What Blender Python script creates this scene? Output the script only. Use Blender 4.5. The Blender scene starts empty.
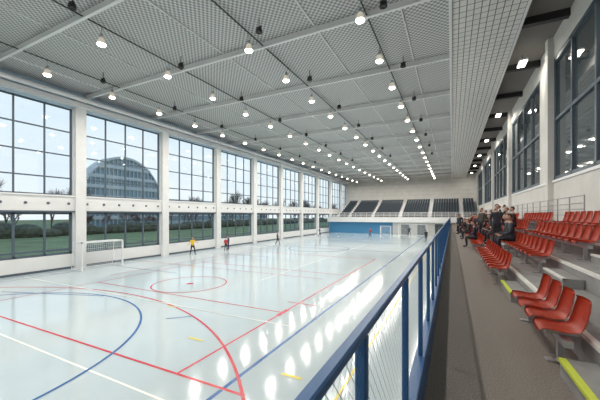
import bpy, bmesh, math, random
from mathutils import Vector, Matrix
random.seed(7)
scene = bpy.context.scene
try:
    scene.view_settings.view_transform = 'Standard'
    scene.view_settings.look = 'None'
except Exception as e:
    print(e)

# ------------------------------------------------------------ materials
def mat(name, col, rough=0.5, metal=0.0, spec=None, noise=0.0, nscale=5.0, bump=0.0, emis=None, estr=0.0):
    m = bpy.data.materials.new(name); m.use_nodes = True
    nt = m.node_tree; b = nt.nodes['Principled BSDF']
    b.inputs['Base Color'].default_value = (*col, 1)
    b.inputs['Roughness'].default_value = rough
    b.inputs['Metallic'].default_value = metal
    if spec is not None: b.inputs['Specular IOR Level'].default_value = spec
    if noise > 0 or bump > 0:
        tc = nt.nodes.new('ShaderNodeTexCoord')
        n = nt.nodes.new('ShaderNodeTexNoise'); n.inputs['Scale'].default_value = nscale
        n.inputs['Detail'].default_value = 5
        nt.links.new(tc.outputs['Object'], n.inputs['Vector'])
        if noise > 0:
            r = nt.nodes.new('ShaderNodeMapRange')
            r.inputs['From Min'].default_value = .3; r.inputs['From Max'].default_value = .7
            r.inputs['To Min'].default_value = 1 - noise; r.inputs['To Max'].default_value = 1 + noise
            nt.links.new(n.outputs['Fac'], r.inputs['Value'])
            vm = nt.nodes.new('ShaderNodeVectorMath'); vm.operation = 'SCALE'
            vm.inputs[0].default_value = col
            nt.links.new(r.outputs[0], vm.inputs['Scale'])
            nt.links.new(vm.outputs[0], b.inputs['Base Color'])
        if bump > 0:
            bp = nt.nodes.new('ShaderNodeBump'); bp.inputs['Strength'].default_value = bump
            bp.inputs['Distance'].default_value = .02
            nt.links.new(n.outputs['Fac'], bp.inputs['Height'])
            nt.links.new(bp.outputs[0], b.inputs['Normal'])
    if emis:
        b.inputs['Emission Color'].default_value = (*emis, 1)
        b.inputs['Emission Strength'].default_value = estr
    return m

M = {}
M['wall'] = mat('painted_wall_white', (.78, .78, .77), .7, noise=.03, nscale=.7)
M['wallskytint'] = mat('wall_sky_light_tint', (.48, .62, .74), .7)  # bluish sky light on the upper left wall, put into its base colour
M['pillar'] = mat('concrete_pillar_white', (.76, .76, .75), .7, noise=.04, nscale=2)
M['concrete'] = mat('concrete_light', (.68, .665, .63), .8, noise=.06, nscale=1.2)
M['tier'] = mat('concrete_tier', (.26, .255, .25), .8, noise=.12, nscale=3)
M['walk'] = mat('walkway_rubber', (.18, .158, .138), .7, noise=.35, nscale=60, bump=.1)
M['blue'] = mat('blue_paint', (.018, .10, .26), .4)
M['bluewall'] = mat('blue_wall_paint', (.07, .27, .48), .6)
M['frame'] = mat('window_frame_dark', (.08, .11, .14), .5)
M['steel'] = mat('galvanised_steel', (.45, .46, .47), .4, metal=.6)
M['white'] = mat('white_paint', (.8, .8, .8), .5)
M['beam'] = mat('beam_paint', (.78, .78, .78), .5)
M['black'] = mat('black_plastic', (.02, .02, .022), .5)
M['darkceil'] = mat('dark_ceiling', (.20, .19, .18), .8)
M['net'] = mat('net_wire', (.17, .20, .24), .8)
M['goalnet'] = mat('goal_net', (.7, .72, .74), .6)
M['seat'] = mat('seat_plastic_red', (.60, .07, .028), .4)
M['yellow'] = mat('yellow_paint', (.55, .62, .06), .6)
M['lred'] = mat('line_red', (.56, .03, .05), .25)
M['lblue'] = mat('line_blue', (.03, .12, .34), .25)
M['lwhite'] = mat('line_white', (.9, .9, .84), .25)
M['lyel'] = mat('line_yellow', (.8, .66, .1), .25)
M['grass'] = mat('grass', (.12, .185, .085), .9, noise=.3, nscale=.3)
M['bark'] = mat('tree_bark', (.12, .10, .085), .9)
M['hedge'] = mat('hedge_leaves', (.07, .08, .055), .9, noise=.5, nscale=2)
M['darkseat'] = mat('dark_seats', (.035, .05, .065), .5)
M['lamp'] = mat('lamp_bowl', (1, 1, 1), .5, emis=(1, .94, .82), estr=14)
M['lamp'].cycles.emission_sampling = 'NONE'
M['shade'] = mat('lamp_shade', (.55, .54, .50), .4, emis=(1, .88, .7), estr=.35)
M['shade'].cycles.emission_sampling = 'NONE'
M['darkglass'] = mat('dark_glass', (.07, .09, .10), .04, spec=.9)
M['bglass'] = mat('building_glass', (.22, .32, .38), .25, noise=.3, nscale=.2)
M['bband'] = mat('building_band', (.50, .56, .60), .7)

def glass():
    m = bpy.data.materials.new('window_glass'); m.use_nodes = True
    nt = m.node_tree; nt.nodes.clear()
    o = nt.nodes.new('ShaderNodeOutputMaterial'); mx = nt.nodes.new('ShaderNodeMixShader')
    t = nt.nodes.new('ShaderNodeBsdfTransparent'); t.inputs[0].default_value = (.88, .94, .97, 1)
    g = nt.nodes.new('ShaderNodeBsdfGlossy'); g.inputs['Roughness'].default_value = .02
    mx.inputs[0].default_value = .07
    nt.links.new(t.outputs[0], mx.inputs[1]); nt.links.new(g.outputs[0], mx.inputs[2])
    nt.links.new(mx.outputs[0], o.inputs[0]); return m
M['glass'] = glass()

def floor_mat():
    m = mat('sports_floor', (.60, .72, .76), .12, spec=.6)
    nt = m.node_tree; b = nt.nodes['Principled BSDF']
    tc = nt.nodes.new('ShaderNodeTexCoord')
    n = nt.nodes.new('ShaderNodeTexNoise'); n.inputs['Scale'].default_value = .25; n.inputs['Detail'].default_value = 4
    nt.links.new(tc.outputs['Object'], n.inputs['Vector'])
    cr = nt.nodes.new('ShaderNodeValToRGB')
    cr.color_ramp.elements[0].position = .3; cr.color_ramp.elements[0].color = (.47, .555, .585, 1)
    cr.color_ramp.elements[1].position = .7; cr.color_ramp.elements[1].color = (.53, .61, .63, 1)
    nt.links.new(n.outputs['Fac'], cr.inputs[0]); nt.links.new(cr.outputs[0], b.inputs['Base Color'])
    n2 = nt.nodes.new('ShaderNodeTexNoise'); n2.inputs['Scale'].default_value = 2.5; n2.inputs['Detail'].default_value = 3
    nt.links.new(tc.outputs['Object'], n2.inputs['Vector'])
    bp = nt.nodes.new('ShaderNodeBump'); bp.inputs['Strength'].default_value = .05; bp.inputs['Distance'].default_value = .02
    nt.links.new(n2.outputs['Fac'], bp.inputs['Height']); nt.links.new(bp.outputs[0], b.inputs['Normal'])
    return m
M['floor'] = floor_mat()

def math_node(nt, op, a=None, b=None):
    n = nt.nodes.new('ShaderNodeMath'); n.operation = op
    for i, x in enumerate((a, b)):
        if x is None: continue
        if isinstance(x, (int, float)): n.inputs[i].default_value = x
        else: nt.links.new(x, n.inputs[i])
    return n.outputs[0]

def ceil_mat():
    m = mat('perforated_ceiling', (.4, .4, .4), .6)
    nt = m.node_tree; b = nt.nodes['Principled BSDF']
    tc = nt.nodes.new('ShaderNodeTexCoord'); s = nt.nodes.new('ShaderNodeSeparateXYZ')
    nt.links.new(tc.outputs['Object'], s.inputs[0])
    sx = math_node(nt, 'SINE', math_node(nt, 'MULTIPLY', s.outputs[0], 2 * math.pi / .24))
    sy = math_node(nt, 'SINE', math_node(nt, 'MULTIPLY', s.outputs[1], 2 * math.pi / .26))
    p = math_node(nt, 'MULTIPLY', sx, sy)
    mr = nt.nodes.new('ShaderNodeMapRange'); nt.links.new(p, mr.inputs[0])
    mr.inputs['From Min'].default_value = -.5; mr.inputs['From Max'].default_value = .5
    cr = nt.nodes.new('ShaderNodeValToRGB')
    cr.color_ramp.elements[0].color = (.23, .235, .235, 1); cr.color_ramp.elements[1].color = (.66, .66, .65, 1)
    nt.links.new(mr.outputs[0], cr.inputs[0]); nt.links.new(cr.outputs[0], b.inputs['Base Color'])
    return m
M['ceil'] = ceil_mat()

def tile_mat():
    m = mat('soffit_tiles', (.7, .7, .7), .6)
    nt = m.node_tree; b = nt.nodes['Principled BSDF']
    tc = nt.nodes.new('ShaderNodeTexCoord')
    br = nt.nodes.new('ShaderNodeTexBrick'); br.offset = 0
    br.inputs['Color1'].default_value = (.80, .80, .77, 1); br.inputs['Color2'].default_value = (.74, .74, .71, 1)
    br.inputs['Mortar'].default_value = (.14, .14, .14, 1)
    br.inputs['Scale'].default_value = 1; br.inputs['Brick Width'].default_value = .27; br.inputs['Row Height'].default_value = .4
    br.inputs['Mortar Size'].default_value = .018
    nt.links.new(tc.outputs['Object'], br.inputs['Vector']); nt.links.new(br.outputs[0], b.inputs['Base Color'])
    return m
M['tile'] = tile_mat()

# ------------------------------------------------------------ mesh builder
class MB:
    def __init__(s): s.v = []; s.f = []; s.mi = []; s.mats = []
    def m(s, key):
        mm = M[key] if isinstance(key, str) else key
        if mm not in s.mats: s.mats.append(mm)
        return s.mats.index(mm)
    def box(s, x0, x1, y0, y1, z0, z1, k):
        i = len(s.v); mi = s.m(k)
        s.v += [(x0,y0,z0),(x1,y0,z0),(x1,y1,z0),(x0,y1,z0),(x0,y0,z1),(x1,y0,z1),(x1,y1,z1),(x0,y1,z1)]
        for q in [(0,3,2,1),(4,5,6,7),(0,1,5,4),(1,2,6,5),(2,3,7,6),(3,0,4,7)]:
            s.f.append(tuple(i + a for a in q)); s.mi.append(mi)
    def poly(s, pts, k):
        i = len(s.v); s.v += [tuple(p) for p in pts]
        s.f.append(tuple(range(i, i + len(pts)))); s.mi.append(s.m(k))
    def tube(s, a, b, r0, k, r1=None, n=8, cap=True):
        a = Vector(a); b = Vector(b); r1 = r0 if r1 is None else r1
        d = (b - a).normalized(); up = Vector((0,0,1)) if abs(d.z) < .9 else Vector((1,0,0))
        x = d.cross(up).normalized(); y = d.cross(x); i = len(s.v); mi = s.m(k)
        for c, r in ((a, r0), (b, r1)):
            for j in range(n):
                t = 2 * math.pi * (j + .5) / n
                s.v.append(tuple(c + x * math.cos(t) * r + y * math.sin(t) * r))
        for j in range(n):
            s.f.append((i + j, i + (j + 1) % n, i + n + (j + 1) % n, i + n + j)); s.mi.append(mi)
        if cap:
            s.f.append(tuple(i + j for j in reversed(range(n)))); s.mi.append(mi)
            s.f.append(tuple(i + n + j for j in range(n))); s.mi.append(mi)
    def lathe(s, prof, c, k, n=14):
        i = len(s.v); mi = s.m(k)
        for r, z in prof:
            for j in range(n):
                t = 2 * math.pi * j / n
                s.v.append((c[0] + r * math.cos(t), c[1] + r * math.sin(t), c[2] + z))
        for a in range(len(prof) - 1):
            for j in range(n):
                s.f.append((i + a*n + j, i + a*n + (j+1) % n, i + (a+1)*n + (j+1) % n, i + (a+1)*n + j)); s.mi.append(mi)
    def mesh(s, name):
        me = bpy.data.meshes.new(name); me.from_pydata(s.v, [], s.f)
        for mm in s.mats: me.materials.append(mm)
        me.polygons.foreach_set('material_index', s.mi); me.update()
        return me
    def obj(s, name, parent=None, smooth=False, loc=None):
        me = s.mesh(name); o = bpy.data.objects.new(name, me); scene.collection.objects.link(o)
        if smooth: me.polygons.foreach_set('use_smooth', [True] * len(me.polygons))
        if parent: o.parent = parent
        if loc: o.location = loc
        return o

XL, YF, YB, XR = -25.0, 78.0, -16.0, 4.8
WZ = 2.2      # walkway height
CZ = 13.0

# ------------------------------------------------------------ shell
b = MB(); b.box(XL, -.32, YB, 66, -.2, 0, 'floor'); b.obj('floor')
b = MB(); b.box(XL - .4, 0, YB, YF, CZ, CZ + .3, 'ceil'); b.obj('ceiling')
b = MB()
b.box(0, 2.7, YB, YF, 12.35, 12.5, 'tile'); b.box(-.12, 0, YB, YF, 12.25, CZ, 'beam'); b.box(2.7, 2.8, YB, YF, 12.3, 13.5, 'beam')
b.obj('ceiling_soffit')
b = MB(); b.box(2.8, XR + .3, YB, YF, 13.3, 13.5, 'darkceil')
for k in range(16):
    y = -3 + k * 5.2
    b.box(2.8, XR, y, y + .3, 12.95, 13.3, 'black')
b.obj('ceiling_seating_bay')

# left wall
PY = [13.05 + 7.5 * k for k in range(-4, 9)]
b = MB()
b.box(XL - .4, XL, YB, YF, 0, 1.05, 'wall')
b.box(XL - .4, XL + .12, YB, YF, 4.1, 5.3, 'wall')
b.box(XL - .4, XL, YB, YF, 11.7, CZ, 'wallskytint')
for p in PY:
    for z0, z1 in ((1.05, 4.1), (5.3, 11.7)):
        b.box(XL - .4, XL, p - .4, p + .4, z0, z1, 'pillar')
ye = min(PY[-1] + 4.6, YF - .3)
b.box(XL - .4, XL, ye, YF, 1.05, 4.1, 'wall'); b.box(XL - .4, XL, ye, YF, 5.3, 11.7, 'wall')
b.obj('wall_left')
b = MB()
for p in PY: b.box(XL, XL + .3, p - .36, p + .36, 0, 12.4, 'pillar')
b.obj('trim_1')
b = MB()
b.box(XL, XL + .55, YB, YF, 11.85, 12.15, 'white'); b.tube((XL + .9, YB, 12.3), (XL + .9, YF, 12.3), .16, 'white', n=10)
b.box(XL + .12, XL + .2, YB, YF, 4.1, 4.2, 'frame'); b.box(XL + .12, XL + .2, YB, YF, 5.22, 5.32, 'white')
y = YB + .8
while y < YF - 1:
    b.tube((XL + .12, y, 4.72), (XL + .17, y, 4.72), .09, 'frame', n=10); y += 1.25
b.obj('trim_2')
b = MB(); b.box(XL, XL + .06, YB, 65, 0, .14, 'frame'); b.obj('baseboard_left')

def window(name, y0, y1, z0, z1, nc, rows, x=XL - .2, gk='glass', t=.06, tk=.05):
    b = MB()
    b.box(x - tk, x + tk, y0, y1, z0, z0 + t * 1.3, 'frame'); b.box(x - tk, x + tk, y0, y1, z1 - t * 1.3, z1, 'frame')
    b.box(x - tk, x + tk, y0, y0 + t * 1.3, z0, z1, 'frame'); b.box(x - tk, x + tk, y1 - t * 1.3, y1, z0, z1, 'frame')
    for i in range(1, nc):
        y = y0 + (y1 - y0) * i / nc; b.box(x - tk, x + tk, y - t / 2, y + t / 2, z0, z1, 'frame')
    for r in rows:
        z = z0 + (z1 - z0) * r; b.box(x - tk * .9, x + tk * .9, y0, y1, z - t / 2, z + t / 2, 'frame')
    b.poly([(x, y0, z0), (x, y1, z0), (x, y1, z1), (x, y0, z1)], gk)
    b.obj(name)
n = 1
edges = [(PY[i] + .4, PY[i + 1] - .4) for i in range(len(PY) - 1)] + [(PY[-1] + .4, ye)]
for y0, y1 in edges:
    window(f'window_{n}', y0, y1, 5.3, 11.7, 4, (.2, .46, .73), t=.085); n += 1
    window(f'window_{n}', y0, y1, 1.05, 4.1, 4, (.12,), t=.12); n += 1

# right wall
RW = [(-5, 7.4), (10, 20.4), (23.2, 33), (35.6, 46), (48.5, 59), (61.5, 72)]
b = MB()
b.box(XR, XR + .3, YB, YF, 2.2, 5.7, 'concrete'); b.box(XR, XR + .3, YB, YF, 12.1, 13.5, 'concrete')
prev = YB
for a, c in RW + [(YF, YF)]:
    b.box(XR, XR + .3, prev, a, 5.7, 12.1, 'concrete'); prev = c
b.obj('wall_right')
b = MB()
b.box(XR - .06, XR, YB, YF, 5.6, 5.72, 'white')
for a, c in RW:
    b.box(XR - .25, XR, c, c + .5, 3.6, 13.3, 'concrete')
b.obj('trim_3')
for a, c in RW:
    window(f'window_{n}', a, c, 5.7, 12.1, 4, (.5,), x=XR + .12, gk='darkglass', t=.16, tk=.1); n += 1
# back wall (behind camera) and far wall
b = MB(); b.box(XL - .4, XR + .3, YB - .3, YB, -.2, 13.5, 'wall'); b.obj('wall_back')
b = MB(); b.box(XL - .4, XR + .3, YF, YF + .3, 0, 13.5, 'concrete')
for k in range(1, 6):
    b.box(XL, XR, YF - .02, YF, 7.8 + k * .9, 7.82 + k * .9, 'tier')
b.obj('wall_far')
# under-gallery wall
b = MB(); b.box(XL, -11, 65, 65.3, 0, 2.5, 'bluewall'); b.box(-11, XR, 65, 65.3, 0, 2.5, 'concrete'); b.obj('wall_far_lower')
for i, x in enumerate((-9.3, -6.2, -3.0)):
    b = MB(); b.box(x, x + 1.5, 64.93, 64.995, 0, 2.1, 'frame'); b.box(x + .1, x + .72, 64.9, 64.93, .1, 2.0, 'darkglass'); b.box(x + .78, x + 1.4, 64.9, 64.93, .1, 2.0, 'darkglass')
    b.box(x + .68, x + .71, 64.86, 64.92, .9, 1.2, 'steel'); b.obj(f'door_{i+1}')

# gallery with stand
b = MB()
b.box(XL, XR, 64, YF, 2.5, 3.1, 'wall'); b.box(XL, XR, 63.9, 64, 2.4, 3.45, 'wall')
b.obj('gallery_slab')
b = MB()
x = XL + .4
while x < XR:
    b.tube((x, 64.05, 3.1), (x, 64.05, 4.4), .03, 'white', n=6); x += 1.2
for z in (3.75, 3.95, 4.15, 4.4): b.tube((XL + .35, 64.05, z), (XR - .3, 64.05, z), .03, 'white', n=6)
b.obj('gallery_railing')
b = MB()
rows = 8
for r in range(rows):
    y0 = 67 + r * 1.15; z1 = 3.5 + r * .46
    b.box(XL + .7, XR - .4, y0, YF - .1, 3.105 if r == 0 else z1 - .46, z1, 'tier')
blocks = [(-23.4, -21.4), (-20.6, -16.1), (-15.3, -10.3), (-9.5, -4.5), (-3.7, 1.3), (2.1, 4.2)]
for r in range(rows):
    y0 = 67 + r * 1.15; z1 = 3.5 + r * .46
    for a, c in blocks:
        b.box(a - .8, a - .08, y0 - .02, y0 + 1.15, z1, z1 + .02, 'white'); b.box(a - .8, a - .08, y0 - .03, y0, z1 - .4, z1 + .02, 'white')
        x = a
        while x + .5 <= c + .01:
            b.box(x + .03, x + .47, y0 + .35, y0 + .75, z1 + .38, z1 + .43, 'darkseat')
            b.box(x + .03, x + .47, y0 + .72, y0 + .78, z1 + .38, z1 + .85, 'darkseat')
            b.box(x + .2, x + .3, y0 + .5, y0 + .6, z1, z1 + .38, 'black')
            x += .5
b.obj('gallery_seating_stand')

# ------------------------------------------------------------ ceiling beams
BY = [2.3 + 5.6 * k for k in range(-3, 14)]
for y in BY:
    b = MB()
    b.box(XL + .1, -.12, y - .025, y + .025, 12.72, 12.99, 'beam'); b.box(XL + .1, -.12, y - .07, y + .07, 12.68, 12.72, 'beam')
    b.obj('ceiling_beam')
b = MB()
for x in (-22.6, -17.4, -11.5, -5.9, -2.0):
    b.box(x - .025, x + .025, YB, YF, 12.93, 13.0, 'beam')
for x in (-20.8, -14.8, -8.9, -3.4):
    b.box(x - .03, x + .03, YB, YF, 12.78, 12.82, 'black')
b.obj('ceiling_cable_tray')

# pendant lamps
def lamp_mesh():
    b = MB()
    b.tube((0, 0, .42), (0, 0, .9), .015, 'steel', n=6)
    b.tube((0, 0, .30), (0, 0, .48), .075, 'steel', n=10)
    b.lathe([(.07, .32), (.11, .29), (.145, .21), (.175, .10), (.20, 0.0), (.185, 0.0), (.165, .10), (.13, .20), (.08, .28)], (0, 0, 0), 'shade', n=18)
    b.lathe([(.185, .02), (.18, -.03), (.14, -.07), (.07, -.10), (.001, -.105)], (0, 0, 0), 'lamp', n=18)
    me = b.mesh('pendant_lamp'); me.polygons.foreach_set('use_smooth', [True] * len(me.polygons)); return me
LM = lamp_mesh()
def lamp(x, y, z, power):
    o = bpy.data.objects.new('pendant_lamp', LM); scene.collection.objects.link(o); o.location = (x, y, z)
    L = bpy.data.lights.new('bulb', 'AREA'); L.shape = 'DISK'; L.size = .28; L.energy = power; L.color = (1, .95, .88)
    lo = bpy.data.objects.new('bulb', L); scene.collection.objects.link(lo); lo.parent = o; lo.location = (0, 0, -.115)
LX = (-20.8, -14.8, -8.9, -3.4)
for r in range(-4, 18):
    y = 8.6 + 3.74 * r
    if y < YB + 1 or y > 75: continue
    for i, x in enumerate(LX):
        if r == 0 and i >= 2: continue
        lamp(x, y + (.6, .1, -.1, .05)[i], 11.95, 132)
# small bay lights over seating
for k in range(7):
    y = 11 + k * 10.4
    b = MB(); b.box(3.5, 3.9, y, y + 1.0, 12.8, 12.9, 'white'); b.box(3.53, 3.87, y + .03, y + .97, 12.78, 12.8, 'lamp'); b.tube((3.7, y + .5, 12.9), (3.7, y + .5, 13.3), .015, 'black', n=6)
    o = b.obj('ceiling_light_panel')
    L = bpy.data.lights.new('tube', 'AREA'); L.shape = 'RECTANGLE'; L.size = .34; L.size_y = .94; L.energy = 75; L.color = (1, .94, .84)
    lo = bpy.data.objects.new('tube', L); scene.collection.objects.link(lo); lo.parent = o; lo.location = (3.7, y + .5, 12.77)
# loudspeakers
def speaker(x, y):
    b = MB(); b.tube((0, 0, 0), (0, 0, .49), .02, 'black', n=6)
    b.lathe([(.02, .10), (.10, .08), (.14, 0), (.16, -.15), (.12, -.17), (.02, -.14)], (0, 0, 0), 'black', n=12)
    b.box(-.14, .14, -.03, .03, .06, .12, 'black'); b.obj('loudspeaker', loc=(x, y, 12.5))
for r in range(0, 8):
    for i, x in enumerate(LX):
        speaker(x + .9, 6.2 + r * 5.6 + (i % 2) * .8)

# ------------------------------------------------------------ court lines
b = MB(); LZ = [.004]
def seg(x0, y0, x1, y1, w, k):
    d = Vector((x1 - x0, y1 - y0, 0)).normalized(); nn = Vector((-d.y, d.x, 0)) * w / 2; z = LZ[0]; LZ[0] += .0003
    b.poly([(x0 - nn.x, y0 - nn.y, z), (x1 - nn.x, y1 - nn.y, z), (x1 + nn.x, y1 + nn.y, z), (x0 + nn.x, y0 + nn.y, z)], k)
def arc(cx, cy, R, a0, a1, w, k, n=72):
    z = LZ[0]; LZ[0] += .0003
    for i in range(n):
        t0 = math.radians(a0 + (a1 - a0) * i / n); t1 = math.radians(a0 + (a1 - a0) * (i + 1) / n)
        p = [(cx + (R - w/2) * math.cos(t0), cy + (R - w/2) * math.sin(t0), z), (cx + (R + w/2) * math.cos(t0), cy + (R + w/2) * math.sin(t0), z),
             (cx + (R + w/2) * math.cos(t1), cy + (R + w/2) * math.sin(t1), z), (cx + (R - w/2) * math.cos(t1), cy + (R - w/2) * math.sin(t1), z)]
        b.poly(p, k)
seg(-4.6, -6, -4.6, 62, .10, 'lblue'); seg(-23.4, -6, -23.4, 62, .08, 'lblue')
seg(-24, 5.35, -4.0, 5.35, .08, 'lred'); seg(-24, 4.7, -5.2, 4.45, .06, 'lwhite')
seg(-18.4, 10.6, -6, 10.6, .06, 'lred'); seg(-6.05, 5.35, -6.05, 27, .07, 'lred')
seg(-18.4, 5.35, -18.4, 27, .06, 'lred'); seg(-18.4, 27, -6, 27, .08, 'lred'); seg(-18.4, 19, -6, 19, .07, 'lred')
arc(-14.2, -4.3, 14.0, 12, 134, .08, 'lred'); arc(-14.6, 2.2, 6.8, -60, 200, .08, 'lblue')
arc(-13.3, 12.7, 2.0, 0, 360, .07, 'lred'); arc(-13.3, 12.7, .1, 0, 360, .2, 'lred', 16)
arc(-14.8, 64, 14.0, 226, 350, .10, 'lred'); arc(-14, 33, 3.5, 0, 360, .08, 'lblue')
seg(-24, 33, -4.6, 33, .08, 'lblue'); seg(-23, 14.6, -16.5, 14.6, .05, 'lblue'); seg(-20.5, 7.1, -15, 8.9, .06, 'lblue')
seg(-6.05, 10.2, -6.05, 11.0, .18, 'lred'); seg(-6.6, 12.0, -5.2, 12.0, .07, 'lred')
seg(-3.75, 6.5, -3.2, 6.5, .10, 'lyel'); seg(-7.5, 7.1, -6.9, 7.1, .09, 'lyel'); seg(-11, 9.2, -10.4, 9.2, .06, 'lyel')
seg(-23.4, 46, -4.6, 46, .08, 'lwhite'); seg(-9.6, 8, -8.9, 8.7, .05, 'lblue')
seg(-24, 9.4, -5, 9.4, .05, 'lwhite'); seg(-23.8, 17.2, -7, 17.2, .05, 'lred'); seg(-10.2, 15.2, -10.2, 40, .05, 'lwhite')
seg(-23, 24, -15, 24, .06, 'lblue'); seg(-19.8, 12.2, -19.8, 30, .05, 'lred')
seg(-2.2, -6, -2.2, 60, .05, 'lyel')
b.obj('court_lines')

# ------------------------------------------------------------ walkway + tiers
b = MB(); b.box(-.32, 1.35, YB, 64.9, 0, WZ, 'walk'); b.obj('floor_walkway')
T0, TD, TH = 1.35, .8, .35
aisles = [(3.1, 4.15), (7.2, 8.5), (14.4, 15.4), (21.4, 22.4), (33.4, 34.7), (46.5, 47.8)]
b = MB()
for k in range(1, 5):
    x0 = T0 + TD * (k - 1)
    b.box(x0, XR - .01, YB + .01, 63.8, WZ + TH * (k - 1), WZ + TH * k, 'tier')
    b.box(x0 - .015, x0 + .05, YB + .01, 63.8, WZ + TH * k - .05, WZ + TH * k + .004, 'concrete')
b.box(T0, XR - .01, YB + .01, 63.8, 0, WZ, 'tier')
for a, c in aisles:
    for k in range(1, 5):
        x0 = T0 + TD * (k - 1)
        b.box(x0 - .32, x0 - .015, a, c, WZ + TH * (k - 1), WZ + TH * (k - .5), 'tier')
        b.box(x0 - .335, x0 - .27, a, c, WZ + TH * (k - .5) - .03, WZ + TH * (k - .5) + .006, 'yellow' if k == 1 else 'concrete')
b.obj('terrace_steps')

# seats
def seat_geo():
    prof = [(-.235, -.035), (-.215, .0), (-.12, .0), (0, -.02), (.10, -.01), (.165, .04), (.195, .13), (.22, .24), (.235, .33), (.228, .36)]
    nv = 7; bm = bmesh.new(); g = []
    for i, (x, z) in enumerate(prof):
        row = []
        w = .21 if 1 <= i < 8 else .18
        for j in range(nv):
            s = -1 + 2 * j / (nv - 1); e = s ** 4
            back = i >= 5
            row.append(bm.verts.new((x - (.05 * e if back else 0), s * w, z + (0 if back else .035 * e))))
        g.append(row)
    for i in range(len(prof) - 1):
        for j in range(nv - 1): bm.faces.new((g[i][j], g[i + 1][j], g[i + 1][j + 1], g[i][j + 1]))
    bmesh.ops.solidify(bm, geom=bm.faces[:], thickness=.02)
    bm.verts.ensure_lookup_table(); bm.verts.index_update()
    V = [tuple(v.co) for v in bm.verts]; F = [tuple(v.index for v in f.verts) for f in bm.faces]; bm.free(); return V, F
SV, SF = seat_geo()
def seat_row(x, zf, y0, y1, pitch=.5):
    b = MB(); mi = b.m('seat'); nseat = int((y1 - y0) / pitch + .01)
    for s in range(nseat):
        y = y0 + pitch * (s + .5); i = len(b.v)
        b.v += [(x + a, y + c, zf + .41 + d) for a, c, d in SV]
        for f in SF: b.f.append(tuple(i + q for q in f)); b.mi.append(mi)
    nflat = len(b.f)
    for s in range(nseat):
        y = y0 + pitch * (s + .5)
        b.box(x - .15, x + .15, y - .02, y + .02, zf + .34, zf + .38, 'steel')
    b.box(x - .04, x + .04, y0, y1, zf + .27, zf + .34, 'steel')
    y = y0 + .3
    while y < y1:
        b.box(x - .03, x + .03, y - .03, y + .03, zf + .005, zf + .27, 'steel'); b.box(x - .14, x + .14, y - .05, y + .05, zf + .005, zf + .02, 'steel'); y += 1.5
    o = b.obj('stadium_seat_row')
    for p in o.data.polygons[:nflat]: p.use_smooth = True
seat_row(1.12, WZ, 4.2, 6.25)
for a, c in [(8.6, 14.3), (15.5, 21.2), (22.5, 33.3), (34.8, 46.4), (47.9, 60)]:
    for k in range(4):
        seat_row(1.05 + TD * k, WZ + TH * k, a, c)

# top-tier railing
b = MB(); y = 13
while y < 62:
    b.tube((3.85, y, 3.605), (3.85, y, 4.55), .022, 'steel', n=6); y += 1.4
for z in (3.9, 4.1, 4.3, 4.55): b.tube((3.85, 13, z), (3.85, 61.6, z), .018, 'steel', n=6)
b.obj('handrail')

# ------------------------------------------------------------ blue fence with net
FX = -.25
rt = 3.9 - .345
root = bpy.data.objects.new('barrier_fence', None); scene.collection.objects.link(root)
b = MB()
b.box(FX - .018, FX + .016, -6, 63, rt - .03, rt, 'blue')
b.box(FX - .02, FX + .02, -6, 63, WZ + .002, WZ + .42, 'blue'); b.box(FX - .045, FX + .04, -6, 63, WZ + .42, WZ + .46, 'blue')
ys = [.93 + .98 * k for k in range(-6, 63)]
for y in ys: b.box(FX - .018, FX + .018, y - .018, y + .018, WZ + .002, rt - .025, 'blue')
o = b.obj('frame', parent=root)
o.modifiers.new('bev', 'BEVEL').width = .005
b = MB(); h0, h1 = WZ + .44, rt - .02; hh = h1 - h0; sp = .05; w = .0016
y = -6
while y < 63:
    for sgn in (1, -1):
        ya, yb_ = (y, y + hh * .9) if sgn > 0 else (y + hh * .9, y)
        x = FX + .002 * sgn
        b.poly([(x, ya - w, h0), (x, ya + w, h0), (x, yb_ + w, h1), (x, yb_ - w, h1)], 'net')
    y += sp
b.obj('net', parent=root)

# ------------------------------------------------------------ goals
def goal(x, y, yaw, W=3.0, H=2.0, D=1.0):
    b = MB(); r = .045
    for s in (-1, 1):
        b.box(s * W/2 - r, s * W/2 + r, -r, r, 0, H, 'white')
        b.tube((s * W/2, 0, H - .03), (s * W/2, D * .8, H - .05), .025, 'white'); b.tube((s * W/2, D * .8, H - .05), (s * W/2, D, .03), .025, 'white')
        b.tube((s * W/2, 0, .03), (s * W/2, D, .03), .025, 'white')
    b.box(-W/2 - r, W/2 + r, -r, r, H - 2*r, H, 'white'); b.tube((-W/2, D, .03), (W/2, D, .03), .025, 'white'); b.tube((-W/2, D*.8, H - .05), (W/2, D*.8, H - .05), .025, 'white')
    t = .009; nx = int(W / .14); nz = int(H / .14)
    for i in range(nx + 1):
        xx = -W/2 + W * i / nx
        b.tube((xx, D*.8, H - .05), (xx, D, .03), t, 'goalnet', n=3, cap=False); b.tube((xx, 0, H - .04), (xx, D*.8, H - .05), t, 'goalnet', n=3, cap=False)
    for i in range(nz):
        f = i / nz; yy = D - .2 * D * f; zz = .03 + (H - .08) * f
        b.tube((-W/2, yy, zz), (W/2, yy, zz), t, 'goalnet', n=3, cap=False)
        for s in (-1, 1): b.tube((s*W/2, 0, zz), (s*W/2, yy, zz), t, 'goalnet', n=3, cap=False)
    for i in range(1, 7):
        yy = D * .8 * i / 7
        for s in (-1, 1): b.tube((s*W/2, yy, .03), (s*W/2, yy, H - .05), t, 'goalnet', n=3, cap=False)
    o = b.obj('goal_with_net', loc=(x, y, .012)); o.rotation_euler = (0, 0, yaw)
goal(-22.9, 13.6, math.pi / 2, W=2.9, D=1.3)
goal(-6.6, 60.0, 0, W=5, H=2.2, D=1.2)
goal(-12.0, 62.5, 0, W=2.0, H=1.7, D=.9)

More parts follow.
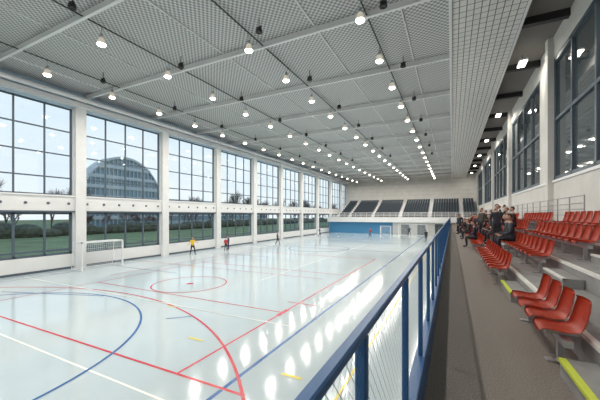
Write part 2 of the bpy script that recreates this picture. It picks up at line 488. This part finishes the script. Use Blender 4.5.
# ------------------------------------------------------------ outside
b = MB(); b.box(-300, XL - .4, -120, 320, -.3, -.08, 'grass'); b.obj('ground_outside')
def tree_mesh(seed):
    rnd = random.Random(seed); b = MB()
    def br(p, d, L, r, dep):
        q = p + d * L; b.tube(p, q, r, 'bark', r1=r * .65, n=3 if dep < 3 else 6, cap=False)
        if dep == 0: return
        for i in range(4 if dep > 1 else 5):
            nd = (d + Vector((rnd.uniform(-1, 1), rnd.uniform(-1, 1), rnd.uniform(-.1, .9))) * .6).normalized()
            br(p + d * L * rnd.uniform(.5, 1), nd, L * rnd.uniform(.66, .86), r * .58, dep - 1)
    br(Vector((0, 0, 0)), Vector((0, 0, 1)), 3.6, .2, 5); return b.mesh('bare_tree')
TM = [tree_mesh(i) for i in range(4)]
for i in range(78):
    y = -25 + i * 3.7 + random.uniform(-1.5, 1.5)
    s = random.uniform(.75, 1.2)
    if 44 < y < 76: s *= .5
    o = bpy.data.objects.new('bare_tree', TM[i % 4]); scene.collection.objects.link(o)
    o.location = (random.uniform(-90, -81), y, -.08); o.rotation_euler = (0, 0, random.uniform(0, 6))
    o.scale = (s, s, s * random.uniform(.8, 1.1))
b = MB()
for i in range(110):
    y = -60 + i * 3.1; h = random.uniform(1.4, 2.8)
    b.lathe([(2.0, .0), (2.4, h * .3), (2.2, h * .65), (1.4, h * .9), (.05, h)], (-68 + random.uniform(-1, 1), y, -.08), 'hedge', n=9)
b.obj('hedge')
# arched glass office building
b = MB(); cy, hw, X0, X1 = 68, 14.5, -102, -106
def archz(t): return 6 + 18 * math.sqrt(max(0, 1 - t * t)) ** .9
N = 40
pts = [(cy + hw * (-1 + 2 * i / N), archz(-1 + 2 * i / N)) for i in range(N + 1)]
for i in range(N):
    (ya, za), (yb_, zb) = pts[i], pts[i + 1]
    b.poly([(X0, ya, 0), (X0, yb_, 0), (X0, yb_, zb), (X0, ya, za)], 'bglass')
    b.poly([(X0 + .6, ya, za), (X0 + .6, yb_, zb), (X1, yb_, zb), (X1, ya, za)], 'bband')
    b.poly([(X0 + .6, ya, za), (X0 + .6, yb_, zb), (X0 + .6, yb_, zb - .8), (X0 + .6, ya, za - .8)], 'bband')
b.box(X1, X0, cy - hw, cy - hw + .3, 0, 6, 'bband'); b.box(X1, X0, cy + hw - .3, cy + hw, 0, 6, 'bband')
for z in (3, 6.4, 9.8, 13.2, 16.6, 20):
    t = 1 if z < 6.2 else math.sqrt(max(0, 1 - ((z - 6) / 18) ** (2 / .9)))
    b.box(X0 - .2, X0 + .5, cy - hw * t, cy + hw * t, z - .55, z + .55, 'bband')
for i in range(1, 20):
    y = cy - hw + 2 * hw * i / 20; b.box(X0, X0 + .35, y - .12, y + .12, 0, archz((y - cy) / hw) - .3, 'bband')
b.obj('arched_office_building')
b = MB(); b.box(-140, -112, 92, 175, 0, 11, 'bband')
for k in range(3): b.box(-112, -111.8, 93, 174, 1.5 + k * 3.2, 3.5 + k * 3.2, 'bglass')
b.obj('office_building')

# ------------------------------------------------------------ people
skinm = mat('skin', (.50, .30, .22), .5); eyem = mat('eye', (.03, .02, .02), .2); lipm = mat('lips', (.4, .13, .11), .5)
CM = {}
def cloth(c):
    if c not in CM: CM[c] = mat('cloth', c, .8, noise=.1, nscale=20)
    return CM[c]
def skin_mesh(verts, edges, rad, roots, sub=1):
    me = bpy.data.meshes.new('t'); me.from_pydata(verts, edges, []); o = bpy.data.objects.new('t', me); scene.collection.objects.link(o)
    o.modifiers.new('s', 'SKIN'); o.modifiers['s'].use_smooth_shade = True
    lay = me.skin_vertices[0].data if me.skin_vertices else None
    for i, r in enumerate(rad):
        lay[i].radius = r if isinstance(r, tuple) else (r, r); lay[i].use_root = i in roots
    m = o.modifiers.new('u', 'SUBSURF'); m.levels = sub; m.render_levels = sub
    bpy.context.view_layer.update(); dg = bpy.context.evaluated_depsgraph_get()
    r = bpy.data.meshes.new_from_object(o.evaluated_get(dg)); bpy.data.objects.remove(o); return r
def person(loc, yaw, pose='stand', top=(.05,.05,.06), legs=(.04,.05,.08), hair=(.04,.025,.015), scale=1.0, lean=0.0):
    P = {'pel': (0,0,.95), 'sp': (0,.0,1.13), 'ch': (0,0,1.32), 'nb': (0,0,1.47), 'nt': (0,.015,1.56)}
    for s, t in ((-1, 'l'), (1, 'r')):
        P['sh' + t] = (s*.175, 0, 1.42); P['el' + t] = (s*.225, -.03, 1.13); P['wr' + t] = (s*.235, .08, .89)
        P['hi' + t] = (s*.09, 0, .90); P['kn' + t] = (s*.105, .02, .50); P['an' + t] = (s*.11, -.02, .09); P['to' + t] = (s*.125, .17, .045)
    if pose == 'walk':
        P['knl'] = (-.1, .18, .52); P['anl'] = (-.1, .22, .10); P['tol'] = (-.1, .40, .06)
        P['knr'] = (.1, -.02, .49); P['anr'] = (.1, -.26, .13); P['tor'] = (.1, -.12, .045)
        P['ell'] = (-.23, -.16, 1.16); P['wrl'] = (-.22, -.02, .95); P['elr'] = (.23, .08, 1.14); P['wrr'] = (.2, .28, 1.05)
    if pose == 'reach':
        P['ell'] = (-.32, .14, 1.25); P['wrl'] = (-.34, .38, 1.25); P['elr'] = (.34, .05, 1.2); P['wrr'] = (.48, .25, 1.1)
        P['knl'] = (-.18, .1, .5); P['anl'] = (-.24, .02, .09); P['tol'] = (-.3, .2, .045); P['knr'] = (.18, .08, .5); P['anr'] = (.24, -.02, .09); P['tor'] = (.3, .16, .045)
    if pose == 'sit':
        dz = -.40
        for k in P:
            if k[:2] not in ('kn', 'an', 'to'): P[k] = (P[k][0], P[k][1] + (P[k][2] - .95) * .12, P[k][2] + dz)
        for s, t in ((-1, 'l'), (1, 'r')):
            P['kn' + t] = (s*.13, .43, .53); P['an' + t] = (s*.13, .40, .09); P['to' + t] = (s*.15, .58, .045)
            P['el' + t] = (s*.24, .10, .74); P['wr' + t] = (s*.10, .32, .64)
    names = list(P); V = [P[k] for k in names]; ix = {k: i for i, k in enumerate(names)}
    E = [('pel','sp'),('sp','ch'),('ch','nb'),('nb','nt')]
    for t in 'lr': E += [('ch','sh'+t),('sh'+t,'el'+t),('el'+t,'wr'+t),('pel','hi'+t),('hi'+t,'kn'+t),('kn'+t,'an'+t),('an'+t,'to'+t)]
    R = {'pel': (.15,.115), 'sp': (.135,.10), 'ch': (.155,.115), 'nb': (.07,.07), 'nt': (.05,.055), 'sh': .068, 'el': .048, 'wr': .032, 'hi': .095, 'kn': .062, 'an': .045, 'to': .04}
    me = skin_mesh(V, [(ix[a], ix[c]) for a, c in E], [R.get(k, R.get(k[:2])) for k in names], {0}, 1)
    mats = [cloth(top), cloth(legs), skinm, M['black']]
    for m in mats: me.materials.append(m)
    segs = [(Vector(P[a]), Vector(P[c]), a, c) for a, c in E]
    for p in me.polygons:
        c = p.center; best = None
        for a, d, na, nb in segs:
            l = (d - a); t = max(0, min(1, (c - a).dot(l) / l.length_squared)); dd = (c - a - l * t).length
            if best is None or dd < best[0]: best = (dd, na, nb)
        _, na, nb = best
        p.material_index = 3 if na[:2] == 'an' else 1 if nb[:2] in ('kn', 'an', 'hi') else 2 if nb == 'nt' else 0
        p.use_smooth = True
    root = bpy.data.objects.new('person', None); scene.collection.objects.link(root)
    root.location = loc; root.rotation_euler = (0, 0, yaw); root.scale = (scale,) * 3
    def add(me, nm):
        o = bpy.data.objects.new(nm, me); scene.collection.objects.link(o); o.parent = root
    add(me, 'body')
    # hands
    for s, t in ((-1, 'l'), (1, 'r')):
        w = Vector(P['wr' + t]); d = (w - Vector(P['el' + t])).normalized()
        side = Vector((0, 1, 0)); side = (side - d * side.dot(d)).normalized(); inn = d.cross(side) * (1 if s < 0 else -1)
        VV = []; EE = []; RR = []; roots = set()
        def chain(pts, rs):
            i = len(VV); roots.add(i); VV.extend([tuple(p) for p in pts]); RR.extend(rs); EE.extend([(i + j, i + j + 1) for j in range(len(pts) - 1)])
        chain([w, w + d * .04, w + d * .09], [(.026, .02), (.038, .018), (.038, .015)])
        for f, L in ((-1.5, .058), (-.5, .074), (.5, .08), (1.5, .07)):
            q = w + d * .085 + side * f * .02
            chain([q, q + d * L * .5 + inn * .008, q + d * L * .9 + inn * .03], [.010, .009, .008])
        q = w + d * .03 + side * .03
        chain([q, q + d * .03 + side * .03, q + d * .06 + side * .035 + inn * .015], [.012, .010, .009])
        hm = skin_mesh(VV, EE, RR, roots, 1); hm.materials.append(skinm); add(hm, 'hand_' + t)
    # head
    bm = bmesh.new(); c = Vector(P['nt']) + Vector((0, .02, .11))
    def sph(cc, sc, mi, u=16, v=12, fn=None):
        g = bmesh.ops.create_uvsphere(bm, u_segments=u, v_segments=v, radius=1)['verts']
        for x in g:
            co = x.co.copy()
            if fn: co = fn(co)
            x.co = cc + Vector((co.x * sc[0], co.y * sc[1], co.z * sc[2]))
        for f in {f for x in g for f in x.link_faces}: f.material_index = mi; f.smooth = True
    def hf(co):
        k = 1 - .28 * max(0, -co.z); return Vector((co.x * k, co.y * (1 - .1 * max(0, -co.z)), co.z))
    sph(c, (.077, .095, .115), 0, fn=hf)
    sph(c + Vector((0, .098, -.018)), (.013, .02, .024), 0, 8, 6)
    for s in (-1, 1):
        sph(c + Vector((s*.03, .083, .008)), (.012, .008, .008), 1, 8, 6); sph(c + Vector((s*.078, -.005, -.01)), (.01, .02, .03), 0, 8, 6)
    sph(c + Vector((0, .082, -.058)), (.024, .01, .007), 2, 8, 6)
    sph(c + Vector((0, -.018, .028)), (.085, .098, .104), 3, fn=lambda q: Vector((q.x, min(q.y, .62 + .3 * max(0, q.z)), max(q.z, -.55 if q.y < 0 else .25))))
    hm = bpy.data.meshes.new('head'); bm.to_mesh(hm); bm.free()
    for m in (skinm, eyem, lipm, cloth(hair)): hm.materials.append(m)
    add(hm, 'head')
person((-22.6, 21.9, 0), -2.0, 'reach', (.80, .50, .02), (.03, .03, .04))
person((-21.6, 25.6, 0), -2.3, 'walk', (.5, .05, .05), (.03, .03, .05), scale=.85)
person((-22.6, 27.2, 0), 2.6, 'stand', (.05, .07, .2), (.03, .03, .05), scale=.9)
person((-20.5, 34.5, 0), -1.2, 'walk', (.1, .1, .12), (.03, .03, .05))
person((-7.0, 58.9, 0), 3.1, 'reach', (.05, .06, .09), (.03, .03, .05))
person((-12.5, 52, 0), 1.9, 'walk', (.45, .05, .05), (.03, .03, .05))
person((-21, 50, 0), -1.0, 'walk', (.06, .08, .2), (.03, .03, .05))
person((-3.4, 48, 0), .6, 'stand', (.04, .04, .05), (.03, .03, .05))
dk = [(.02,.02,.025), (.03,.035,.05), (.05,.02,.02), (.03,.03,.03), (.02,.03,.06), (.06,.055,.05)]
rowx = lambda k: 1.05 + TD * k
sit = [(1, 13.5), (1, 12.8), (1, 16.2), (1, 17.6), (0, 18.2), (0, 24.0), (1, 26.5), (2, 24.2), (1, 23.0), (2, 19.4), (1, 29.0), (2, 30.6), (0, 31.2), (3, 29.0), (2, 17.7), (2, 26.8), (3, 26.5), (1, 19.0), (0, 26.3), (1, 31.5), (2, 36), (1, 37.5), (0, 38), (3, 31)]
for i, (k, y) in enumerate(sit):
    person((rowx(k) + .04, y, WZ + TH * k + .012), math.pi / 2, 'sit', dk[i % 6], (.02, .02, .03), hair=(.05, .03, .02) if i % 3 else (.2, .12, .05))
for i, (x, y, z, p) in enumerate([(.75, 36, WZ, 'walk'), (.6, 40, WZ, 'stand'), (.5, 30.5, WZ, 'stand'), (1.65, 21.9, WZ + TH, 'stand'), (.7, 34.2, WZ, 'stand'), (1.65, 14.85, WZ + TH, 'stand')]):
    person((x, y, z + .004), 1.2 + i * .4, p, dk[(i + 2) % 6], (.02, .02, .03))

# ------------------------------------------------------------ world
w = bpy.data.worlds.new('World'); scene.world = w; w.use_nodes = True; nt = w.node_tree
bg = nt.nodes['Background']; tc = nt.nodes.new('ShaderNodeTexCoord'); sp_ = nt.nodes.new('ShaderNodeSeparateXYZ')
nt.links.new(tc.outputs['Generated'], sp_.inputs[0])
nz = nt.nodes.new('ShaderNodeTexNoise'); nz.inputs['Scale'].default_value = 3; nz.inputs['Detail'].default_value = 5
mp = nt.nodes.new('ShaderNodeMapping'); mp.inputs['Scale'].default_value = (1, 1, 3.5)
nt.links.new(tc.outputs['Generated'], mp.inputs[0]); nt.links.new(mp.outputs[0], nz.inputs['Vector'])
ad = math_node(nt, 'ADD', sp_.outputs[2], math_node(nt, 'MULTIPLY', math_node(nt, 'SUBTRACT', nz.outputs['Fac'], .5), .6))
cr = nt.nodes.new('ShaderNodeValToRGB'); e = cr.color_ramp.elements
e[0].position = 0; e[0].color = (.86, .89, .90, 1); e[1].position = .6; e[1].color = (.52, .66, .80, 1)
e2 = cr.color_ramp.elements.new(.25); e2.color = (.72, .81, .88, 1)
nt.links.new(ad, cr.inputs[0]); nt.links.new(cr.outputs[0], bg.inputs[0]); bg.inputs[1].default_value = 1.25

# ------------------------------------------------------------ camera
cd = bpy.data.cameras.new('camera'); cam = bpy.data.objects.new('camera', cd); scene.collection.objects.link(cam)
cam.location = (0, 0, 3.9); cam.rotation_euler = (math.radians(90), 0, math.radians(26.5))
cd.lens = 36 * 305 / 600; cd.sensor_width = 36; cd.shift_y = .025; cd.clip_start = .05; cd.clip_end = 800
scene.camera = cam
